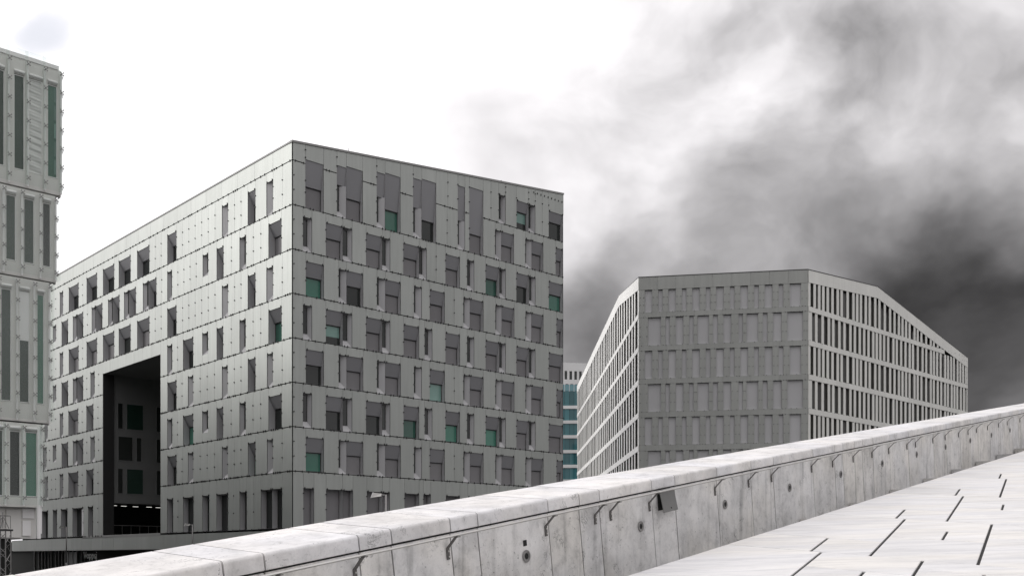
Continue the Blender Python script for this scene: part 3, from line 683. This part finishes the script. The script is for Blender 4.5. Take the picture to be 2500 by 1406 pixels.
for mi, (z0, z1, pe, wins, wz0, wz1) in enumerate(mods):
    ue = ub(pe); us = -16.0
    q = MB(); q.box(FB, us, ue, -125, -.35, z0 + .02, z1); st = q.build('storey_block', GLOFF, scr)
    m = MB(); m.box(FB, us, ue + .02, -.35, .02, z0, wz0 - .04); m.build('base_panel', PALE, st)
    m = MB(); m.box(FB, us, ue + .02, -.35, 0.0, wz1 + .04, z1); m.build('head_panel', PALE, st)
    edges = sorted((ub(a), ub(b), k) for a, b, k in wins); prev = us
    for a, b, k in edges:
        m = MB(); m.box(FB, prev, a, -.35, 0, wz0 - .04, wz1 + .04); m.build('pier', PALE, st)
        f = MB(); t = .035
        f.box(FB, a, a + t, -.2, -.03, wz0, wz1); f.box(FB, b - t, b, -.2, -.03, wz0, wz1); f.box(FB, a + t, b - t, -.2, -.03, wz1 - t, wz1); f.box(FB, a + t, b - t, -.2, -.03, wz0, wz0 + t)
        f.box(FB, a, b, -.35, -.15, wz0 - .04, wz0); f.box(FB, a, b, -.35, -.15, wz1, wz1 + .04)
        wd = f.build('window', PALE2, st)
        p = MB()
        if k == 'c':                                 # rippled cloth blind
            n = 90
            for i in range(n):
                za = wz0 + (wz1 - wz0) * i / n; zb = wz0 + (wz1 - wz0) * (i + 1) / n
                def rip(z, s):
                    h = (z - wz0) / (wz1 - wz0)
                    return -.07 + .022 * math.sin(z * 15 + 1.3 * math.sin(z * 2.7) + s) * (1.25 - .7 * h) + .01 * math.sin(z * 37 + s)
                for j in range(6):
                    ua = a + t + (b - a - 2 * t) * j / 6; uc = a + t + (b - a - 2 * t) * (j + 1) / 6
                    p.quad(FB(ua, rip(za, j * .45), za), FB(uc, rip(za, j * .45 + .45), za), FB(uc, rip(zb, j * .45 + .45), zb), FB(ua, rip(zb, j * .45), zb))
            p.build('blind', CLOTH, wd, smooth=True)
        else:
            p.box(FB, a + t, b - t, -.10, -.07, wz0, wz1)
            p.build('pane', {'d': GLOFF, 'k': GLASSD, 'g': GLBRI, 'p': GLOFF, 'e': GLASSD, 'f': GLBRI}[k], wd)
            if k == 'p':
                m = MB(); m.box(FB, a + t, b - t, -.068, -.04, wz0 + 3.1, wz1); m.build('blind', PALE2, wd)
            if k == 'g' and mi == 0:
                for i in range(5):
                    m = MB(); m.box(FB, b - .13, b - .06, -.068, -.055, wz0 + .2 + i * .92, wz0 + .95 + i * .92); m.build('reflector_strip', GLASST, wd)
        m = MB(); m.bar(FB(a, .03, wz1 + .16), FB(b, .03, wz1 + .16), .075, 8); m.build('roller_box', PALE2, wd)
        prev = b
    m = MB(); m.box(FB, prev, ue, -.35, 0, wz0 - .04, wz1 + .04); m.build('pier', PALE, st)
    # outer glass sheets on point fittings
    joints = {0: [-62, -16, 20, 66, 108, 147], 1: [-72, -37, 7, 52, 97, 134], 2: [-60, -5, 40, 82, 119], 3: [-45, 12, 56, 100]}[mi]
    js = [ub(x) for x in joints]
    for i, (a, b) in enumerate(zip(js[:-1], js[1:])):
        top = z1 + (.35 if mi == 0 else -.05)
        zs = [z0 + .1, (z0 + top) / 2 + .6, top] if z1 - z0 > 5 else [z0 + .1, top]
        for za, zb in zip(zs[:-1], zs[1:]):
            m = MB(); m.box(FB, a + .008, b - .008, .26, .275, za + .006, zb - .006)
            m.build('glass_sheet', CLEAR if (mi == 0 or (mi == 3)) else FROST, st)
        if mi in (0, 3):
            m = MB(); m.box(FB, b - .16, b - .01, .24, .255, z0 + .1, top); m.build('glass_fin', FROST, st)
    for j in js:
        m = MB(); m.bar(FB(j, .10, z0 + .05), FB(j, .10, z1 - .1), .05, 6); m.build('mullion', PALE2, st)
        n = max(3, round((z1 - z0) / .88))
        for i in range(n):
            z = z0 + .45 + i * (z1 - z0 - .7) / (n - 1)
            fit.bar(FB(j, .08, z), FB(j, .30, z), .022, 6)
            for s1, s2 in ((1, 1), (1, -1), (-1, 1), (-1, -1)): fit.bar(FB(j, .24, z), FB(j + .07 * s1, .25, z + .07 * s2), .014, 4); fit.bar(FB(j + .07 * s1, .245, z + .07 * s2), FB(j + .07 * s1, .295, z + .07 * s2), .028, 6)
    # end return: side screen seen edge on
    m = MB(); m.box(FB, ue + .17, ue + .182, -.25, .3, z0 + .1, z1 + (.2 if mi == 0 else -.1)); m.build('glass_sheet', CLEAR, st)
    m = MB(); m.box(FB, ue + .01, ue + .07, -.30, -.04, z0 - .05, z1 - .5); m.build('end_post', PALE2, st)
    n = max(3, round((z1 - z0) / .88))
    for i in range(n):
        z = z0 + .45 + i * (z1 - z0 - .7) / (n - 1)
        fit.bar(FB(ue + .06, -.1, z), FB(ue + .2, -.1, z), .02, 6); fit.bar(FB(ue + .12, -.1, z - .05), FB(ue + .2, -.1, z - .09), .018, 5); fit.bar(FB(ue + .12, -.1, z + .05), FB(ue + .2, -.1, z + .09), .018, 5)
stuff(fit.build('bolt_fittings', STEELD, scr))
m = MB(); m.slope(FB, -16, ub(143), -125, .04, 24.9, 24.9, 25.15, 25.10); rfb = m.build('roof', PALE2, scr)
m = MB(); m.box(FB, -16, ub(96), -125, -.5, .95, 2.52); m.build('base_block', PALE, scr)
for a, b, z0, z1, mm in ((62, 90, 1.98, 2.48, PALE2), (62, 82, 1.1, 1.85, PALE2), (22, 58, 1.0, 2.4, PALE), (-40, 18, 1.0, 2.4, PALE)):
    m = MB(); m.box(FB, ub(a), ub(b), -.5, -.42, z0, z1); m.build('base_panel', mm, scr)
m = MB(); m.bar(FB(ub(94), .05, .95), FB(ub(94), .05, 6.6), .09, 8); m.build('column', PALE2, scr)
m = MB(); m.bar(FB(ub(99), .05, 1.2), FB(ub(99), .05, 6.5), .05, 8); m.build('column', PALE2, scr)
m = MB(); m.box(FB, -16, ub(35), -125, -.6, -EZ, .95); m.build('ground_floor', SHADE, scr)

# ------------------------------------------------------------------ street lamps and lattice mast
def lamp(x, Y, z, label):
    X = (x - 1250) / 2477 * Y
    r = root('street_lamp', (X, Y, 0), label, 'street lamp', None, 'street lamps beyond the parapet')
    m = MB(); m.bar((X, Y, -EZ), (X, Y, -.5), .085, 10, .07); m.bar((X, Y, -.5), (X, Y, z + .02), .065, 10, .05); m.build('pole', STEELD, r, True)
    m = MB(); m.bar((X + .05, Y, z - .02), (X - .25, Y - .02, z), .035, 8); m.build('arm', STEELD, r)
    m = MB(); xs = (X - .22, X - .30, X - .62, X - .72)
    m.hexa([(X - .68, Y - .17, z - .13), (X - .20, Y - .10, z - .06), (X - .20, Y + .10, z - .06), (X - .68, Y + .17, z - .13), (X - .56, Y - .12, z + .10), (X - .20, Y - .06, z + .07), (X - .20, Y + .06, z + .07), (X - .56, Y + .12, z + .10)])
    h = m.build('lamp_head', STEEL, r)
    m = MB(); m.hexa([(X - .70, Y - .17, z - .14), (X - .66, Y - .17, z - .14), (X - .66, Y + .17, z - .14), (X - .70, Y + .17, z - .14), (X - .60, Y - .12, z + .12), (X - .56, Y - .12, z + .12), (X - .56, Y + .12, z + .12), (X - .60, Y + .12, z + .12)])
    m.build('lens', mat('pale_lamp_lens', (0.75, 0.75, 0.75), .2), h)
lamp(942, 47.5, 2.92, 'largest steel street lamp, rising before the grey face beside the corner')
lamp(470, 87.5, 2.82, 'middle street lamp with small angled head before the tall ground-floor windows')
lamp(162, 99, 2.98, 'far dark street lamp standing before the long ledge at the left')
MY = 40.0
def MP(x, y, dy=0): return Vector(((x - 1250) / 2477 * MY, MY + dy, (1360 - y) / 2477 * MY))
mst = root('lattice_mast', (MP(8, 0).x, MY, 0), 'thin steel lattice mast with platform and cage at the lower left edge', 'mast')
m = MB(); w = .21; cxm = MP(7, 0).x; zt = MP(0, 1289).z
cor = [(cxm - w, MY - w), (cxm + w, MY - w), (cxm + w, MY + w), (cxm - w, MY + w)]
for x, y in cor: m.bar((x, y, -EZ), (x, y, zt - .1), .022, 6)
m.build('chord', STEELD, mst)
m = MB(); zz = -EZ; i = 0
while zz < zt - .3:
    for a, b in zip(cor, cor[1:] + cor[:1]):
        p_, q_ = (a, b) if i % 2 == 0 else (b, a); m.bar((p_[0], p_[1], zz), (q_[0], q_[1], zz + .38), .011, 5)
    zz += .38; i += 1
m.build('bracing', STEELD, mst)
m = MB(); m.box(lambda u, v, z: Vector((cxm + u, MY + v, z)), -.34, .26, -.3, .3, zt - .1, zt - .03); m.build('platform', METAL, mst)
m = MB(); zc = MP(0, 1258).z
for x, y in ((cxm - .2, MY - .2), (cxm + .2, MY - .2), (cxm + .2, MY + .2), (cxm - .2, MY + .2)): m.bar((x, y, zt), (x, y, zc), .012, 5)
c4 = [(cxm - .2, MY - .2), (cxm + .2, MY - .2), (cxm + .2, MY + .2), (cxm - .2, MY + .2)]
for a, b in zip(c4, c4[1:] + c4[:1]): m.bar((a[0], a[1], zc), (b[0], b[1], zc), .016, 5); m.bar((a[0] * .8 + cxm * .2, a[1] * .8 + MY * .2, zt), (cxm, MY, zc), .014, 5)
m.bar((cxm, MY, zt), (cxm, MY, zc + .14), .02, 6); m.build('cage', STEELD, mst)

# ------------------------------------------------------------------ opera-roof foreground: floor, stair, parapet
d1 = Vector((0.45858896, 0.87446101, 0.15815847)); ev = Vector((-0.77218044, 0.6300036, 0.08266095))
nf = Vector((-0.02797978, -0.16367967, 0.98611668)); O = Vector((0, 0, -1.65))
wv = Vector((0.59661688, 0.78775054, 0.15328856)); nw = Vector((0.79717194, -0.60375235, 0))
pv_ = wv.cross(nw)
if pv_.z < 0: pv_ = -pv_
T0 = Vector((3.30133226, 12.6, 1.26738349))
def fp(a, b, h=0.0): return O + d1 * a + ev * b + nf * h
def bedge(a): return 3.198 - 0.1696 * (a - 8.22)
flo = root('roof_terrace', (4, 12, 0), 'sloping terrace of pale marble slabs with open dark joints', 'terrace', 'structure')
g = MB(); g.hexa([fp(-25, -30, -1.5), fp(60, -30, -1.5), fp(60, bedge(60), -1.5), fp(-25, bedge(-25), -1.5), fp(-25, -30, -.013), fp(60, -30, -.013), fp(60, bedge(60) - .02, -.013), fp(-25, bedge(-25) - .02, -.013)])
g.build('terrace_bed', BLACK, flo)
sl_n = [0]; far_s = MB()
def slab(a0, a1, b0, b1, edge=False):
    # b1 None: runs to the free edge of the terrace
    ga, gb = .0065, .0140
    A0, A1, B0 = a0 + ga, a1 - ga, b0 + gb
    e0 = bedge(A0) if b1 is None else min(b1 - gb, bedge(A0)); e1 = bedge(A1) if b1 is None else min(b1 - gb, bedge(A1))
    if e0 - B0 < .03 or e1 - B0 < .03: return
    dz = random.uniform(-.0015, .0015); tl = random.uniform(-.001, .001)
    ce = fp((A0 + A1) / 2, (B0 + (e0 + e1) / 2) / 2)
    seen = ce.y > 3 and 1150 < 1250 + 2477 * ce.x / ce.y < 2750 and 1360 - 2477 * ce.z / ce.y < 1600
    m = MB() if seen and a1 < 40 else far_s
    bv = .004
    low = [fp(A0, B0, -.16), fp(A1, B0, -.16), fp(A1, e1, -.16), fp(A0, e0, -.16)]
    mid = [fp(A0, B0, dz - bv), fp(A1, B0, dz + tl - bv), fp(A1, e1, dz - bv), fp(A0, e0, dz - bv)]
    topq = [fp(A0 + bv, B0 + bv, dz), fp(A1 - bv, B0 + bv, dz + tl), fp(A1 - bv, e1 - bv, dz), fp(A0 + bv, e0 - bv, dz)]
    k = len(m.v); m.v += low + mid + topq
    m.f += [(k + 3, k + 2, k + 1, k), (k + 8, k + 9, k + 10, k + 11)]
    for i in range(4):
        j = (i + 1) % 4; m.f += [(k + i, k + j, k + 4 + j, k + 4 + i), (k + 4 + i, k + 4 + j, k + 8 + j, k + 8 + i)]
    if m is not far_s: m.build('slab', SLABM, flo); sl_n[0] += 1
for k in range(-5, 14):
    A = 9.75 + 2.77 * k; A2 = A + 2.77; B = 1.475 - 0.466 * k
    As = A + 0.91
    # left of the long joint
    slab(A, As, B + .575, None); slab(A, As, B, B + .575); slab(As, A2, B, None)
    # right of it, running out of view
    b = B; i = 0
    while b > B - 5.5:
        off = (0.0, .35, -.2, .15, -.1, .25)[i % 6]
        c1, c2 = A + 1.32 + off, A + 1.97 + off
        slab(A, c1, b - .95, b); slab(c1, c2, b - .54, b); slab(c1, c2, b - .95, b - .54); slab(c2, A2, b - .95, b)
        b -= .95; i += 1
if far_s.f: stuff(far_s.build('slab_remainder', SLABM, flo))
# stair in the gutter between terrace and parapet
stair = root('gutter_stair', (3, 12, 0), 'long low stone steps in the gutter along the parapet foot', 'stair', 'structure')
STEPM = marble('rough_step_stone', (0.66, 0.655, 0.64), (0.16, 0.16, 0.16), .4, .9, rough=.7)
for i in range(-4, 26):
    s0 = -3.12 + 1.925 * i; s1 = s0 + 1.925
    zt = -0.075 + 0.2925 * i
    m = MB()
    a = T0 + wv * s0; b = T0 + wv * s1
    def st_(q, v, z): return Vector((q.x, q.y, 0)) + nw * v + Vector((0, 0, z))
    m.hexa([st_(a, .005, zt - .5), st_(b, .005, zt - .5), st_(b, .44, zt - .5), st_(a, .44, zt - .5), st_(a, .005, zt - .012), st_(b, .005, zt - .012), st_(b, .44, zt - .012), st_(a, .44, zt - .012)])
    m.build('step', STEPM, stair)
# parapet
par = root('parapet_wall', (2, 12, 0), 'long sloping parapet of stained marble panels with white coping stones', 'wall')
def wp(s, a, b): return T0 + wv * s + ev * a + pv_ * b       # along, back, up
JS = [-13.2, -12.0, -11.3, -10.1, -9.3, -8.4, -8.09, -7.28, -6.96, -6.32, -5.99, -5.03, -4.54, -4.2, -3.22, -2.73, -1.74, -0.82, -0.15, 1.19, 2.03, 2.37, 2.88, 3.23, 3.73, 4.58, 5.61, 7.18, 8.06, 9.1, 9.93, 10.6, 11.69, 12.74, 13.65, 14.7, 15.5, 16.9, 18.1, 19.0, 20.4, 21.6, 22.5, 24, 25.2, 26.3, 27.8, 29]
JS += [29 + 1.3 * i for i in range(1, 15)]
CW, CT = 0.765, 0.108
prof = [(0.004, -CT), (0.0, -CT + .004)]
for i in range(6):
    t = math.pi / 2 * i / 5; prof.append((.022 - .022 * math.cos(t), -.022 + .022 * math.sin(t)))
prof += [(CW - .02, 0.0), (CW, -.02), (CW, -CT)]
for a, b in zip(JS[:-1], JS[1:]):
    m = MB(); dz = random.uniform(-.0012, .0012)
    m.prism([wp(a + .007, x, y + dz) for x, y in prof], wv * (b - a - .014)); m.build('coping_stone', CAPM, par)
    m = MB(); dv = random.uniform(0, .003)
    m.hexa([wp(a + .007, .012 + dv, -1.9), wp(b - .007, .012 + dv, -1.9), wp(b - .007, .075, -1.9), wp(a + .007, .075, -1.9), wp(a + .007, .012 + dv, -CT - .016), wp(b - .007, .012 + dv, -CT - .016), wp(b - .007, .075, -CT - .016), wp(a + .007, .075, -CT - .016)])
    m.build('face_panel', WALLM, par)
m = MB(); m.hexa([wp(-13.1, .026, -9), wp(47.2, .026, -9), wp(47.2, CW - .02, -9), wp(-13.1, CW - .02, -9), wp(-13.1, .026, -.012), wp(47.2, .026, -.012), wp(47.2, CW - .02, -.012), wp(-13.1, CW - .02, -.012)])
m.build('wall_core', JOINT, par)
# recessed round lights
def disc(m, c, r0, r1, v0, n=28, v1=None):
    v1 = v0 if v1 is None else v1; k = len(m.v)
    for i in range(n):
        t = 2 * math.pi * i / n
        for r, v in ((r0, v0), (r1, v1)): m.v.append(c + (wv * math.cos(t) + pv_ * math.sin(t)) * r + nw * v)
    for i in range(n):
        j = (i + 1) % n; m.f.append((k + 2 * i, k + 2 * i + 1, k + 2 * j + 1, k + 2 * j))
for i in range(-2, 12):
    s = -5.39 + 1.91 * i; c = T0 + wv * s - pv_ * .435 + nw * (-.012)
    m = MB(); disc(m, c, .053, .051, .004, v1=.010); disc(m, c, .051, .038, .010, v1=.011); disc(m, c, .038, .036, .011, v1=.006); disc(m, c, .036, .027, .006, v1=.006)
    rg = m.build('round_light', STEELD, par)
    m = MB(); disc(m, c, .027, .001, .0055, v1=.0055); m.build('lens', BLACK, rg)
c = T0 + wv * -5.39 - pv_ * .325 - nw * .012
m = MB(); m.prism([c + wv * x + pv_ * y + nw * .0035 for x, y in ((-.024, -.024), (.024, -.024), (.024, .024), (-.024, .024))], nw * -.02); m.build('dark_hole_plate', BLACK, par)  # flat black plate painted in for the dark of a square hole
# handrail
BRKM = mat('dark_bracket_steel', (0.13, 0.125, 0.12), 0.5, metal=0.5, noise=.2, nscale=20)
hr = root('handrail', (2, 12, 0), 'slim flat steel handrail on bent brackets under the coping', 'handrail')
def hp(s, v, b): return T0 + wv * s + nw * v + pv_ * b
m = MB(); rp = []
for i in range(10):
    t = 2 * math.pi * i / 10; rp.append(hp(-13, .085 + .019 * math.cos(t), -.128 + .0095 * math.sin(t)))
m.prism(rp, wv * 60); m.build('rail', STEEL, hr)
BRK = [-12.3, -11.2, -10.2, -9.1, -8.07, -7.34, -6.37, -5.08, -4.29, -4.02, -3.28, -1.8, -0.9, -0.22, 1.13, 1.94, 2.8, 3.67, 4.51, 5.52, 6.03, 7.12, 7.97, 8.97, 9.73, 10.45, 11.45, 12.53, 13.43, 14.86, 16, 17.2, 18.3, 19.5, 20.8, 22, 23.5, 25, 26.5]
BRK += [28 + 1.4 * i for i in range(14)]
for s in BRK:
    m = MB(); hw = .017
    def sect(pts):
        for (v0, b0), (v1, b1) in zip(pts[:-1], pts[1:]):
            dd = Vector((v1 - v0, b1 - b0)).normalized(); n_ = Vector((-dd.y, dd.x)) * .003
            m.hexa([hp(s - hw, v0 - n_.x, b0 - n_.y), hp(s + hw, v0 - n_.x, b0 - n_.y), hp(s + hw, v0 + n_.x, b0 + n_.y), hp(s - hw, v0 + n_.x, b0 + n_.y),
                    hp(s - hw, v1 - n_.x, b1 - n_.y), hp(s + hw, v1 - n_.x, b1 - n_.y), hp(s + hw, v1 + n_.x, b1 + n_.y), hp(s - hw, v1 + n_.x, b1 + n_.y)])
    sect([(-.006, -.31), (-.006, -.225), (.085, -.141), (.118, -.139)])
    br = m.build('bracket', BRKM, hr)
    m = MB()
    for bb in (-.247, -.288): m.bar(hp(s, -.004, bb), hp(s, .004, bb), .007, 8)
    m.build('screw', STEEL, br)
# sheet-metal cover standing open below the rail
hb = root('junction_cover', (1.5, 10.2, 0), 'tilted square sheet metal cover standing off the parapet below the handrail', 'metal cover')
m = MB(); s0, s1 = -3.12, -2.82
def lidp(s, v, b): return hp(s, v, b)
top, bot = (.03, -.128), (.062, -.345)
m.hexa([lidp(s0, top[0], top[1]), lidp(s1, top[0], top[1]), lidp(s1, bot[0], bot[1]), lidp(s0, bot[0], bot[1]),
        lidp(s0, top[0] - .006, top[1] - .004), lidp(s1, top[0] - .006, top[1] - .004), lidp(s1, bot[0] - .006, bot[1] - .004), lidp(s0, bot[0] - .006, bot[1] - .004)])
lid = m.build('lid', mat('dark_sheet_steel', (0.22, 0.22, 0.215), .42, metal=.6, noise=.15, nscale=6), hb)
m = MB(); m.hexa([lidp(s0 + .02, .0, -.14), lidp(s1 - .02, .0, -.14), lidp(s1 - .02, .0, -.325), lidp(s0 + .02, .0, -.325), lidp(s0 + .02, -.012, -.14), lidp(s1 - .02, -.012, -.14), lidp(s1 - .02, -.012, -.325), lidp(s0 + .02, -.012, -.325)])
m.build('back_box', BLACK, hb)
m = MB(); m.bar(lidp(s0 + .07, .108, -.305), lidp(s0 + .07, .113, -.303), .008, 8); m.build('latch', BLACK, lid)
print('slabs', sl_n[0], 'panels', len(panels['L']), len(panels['R']), 'objects', len(bpy.data.objects))
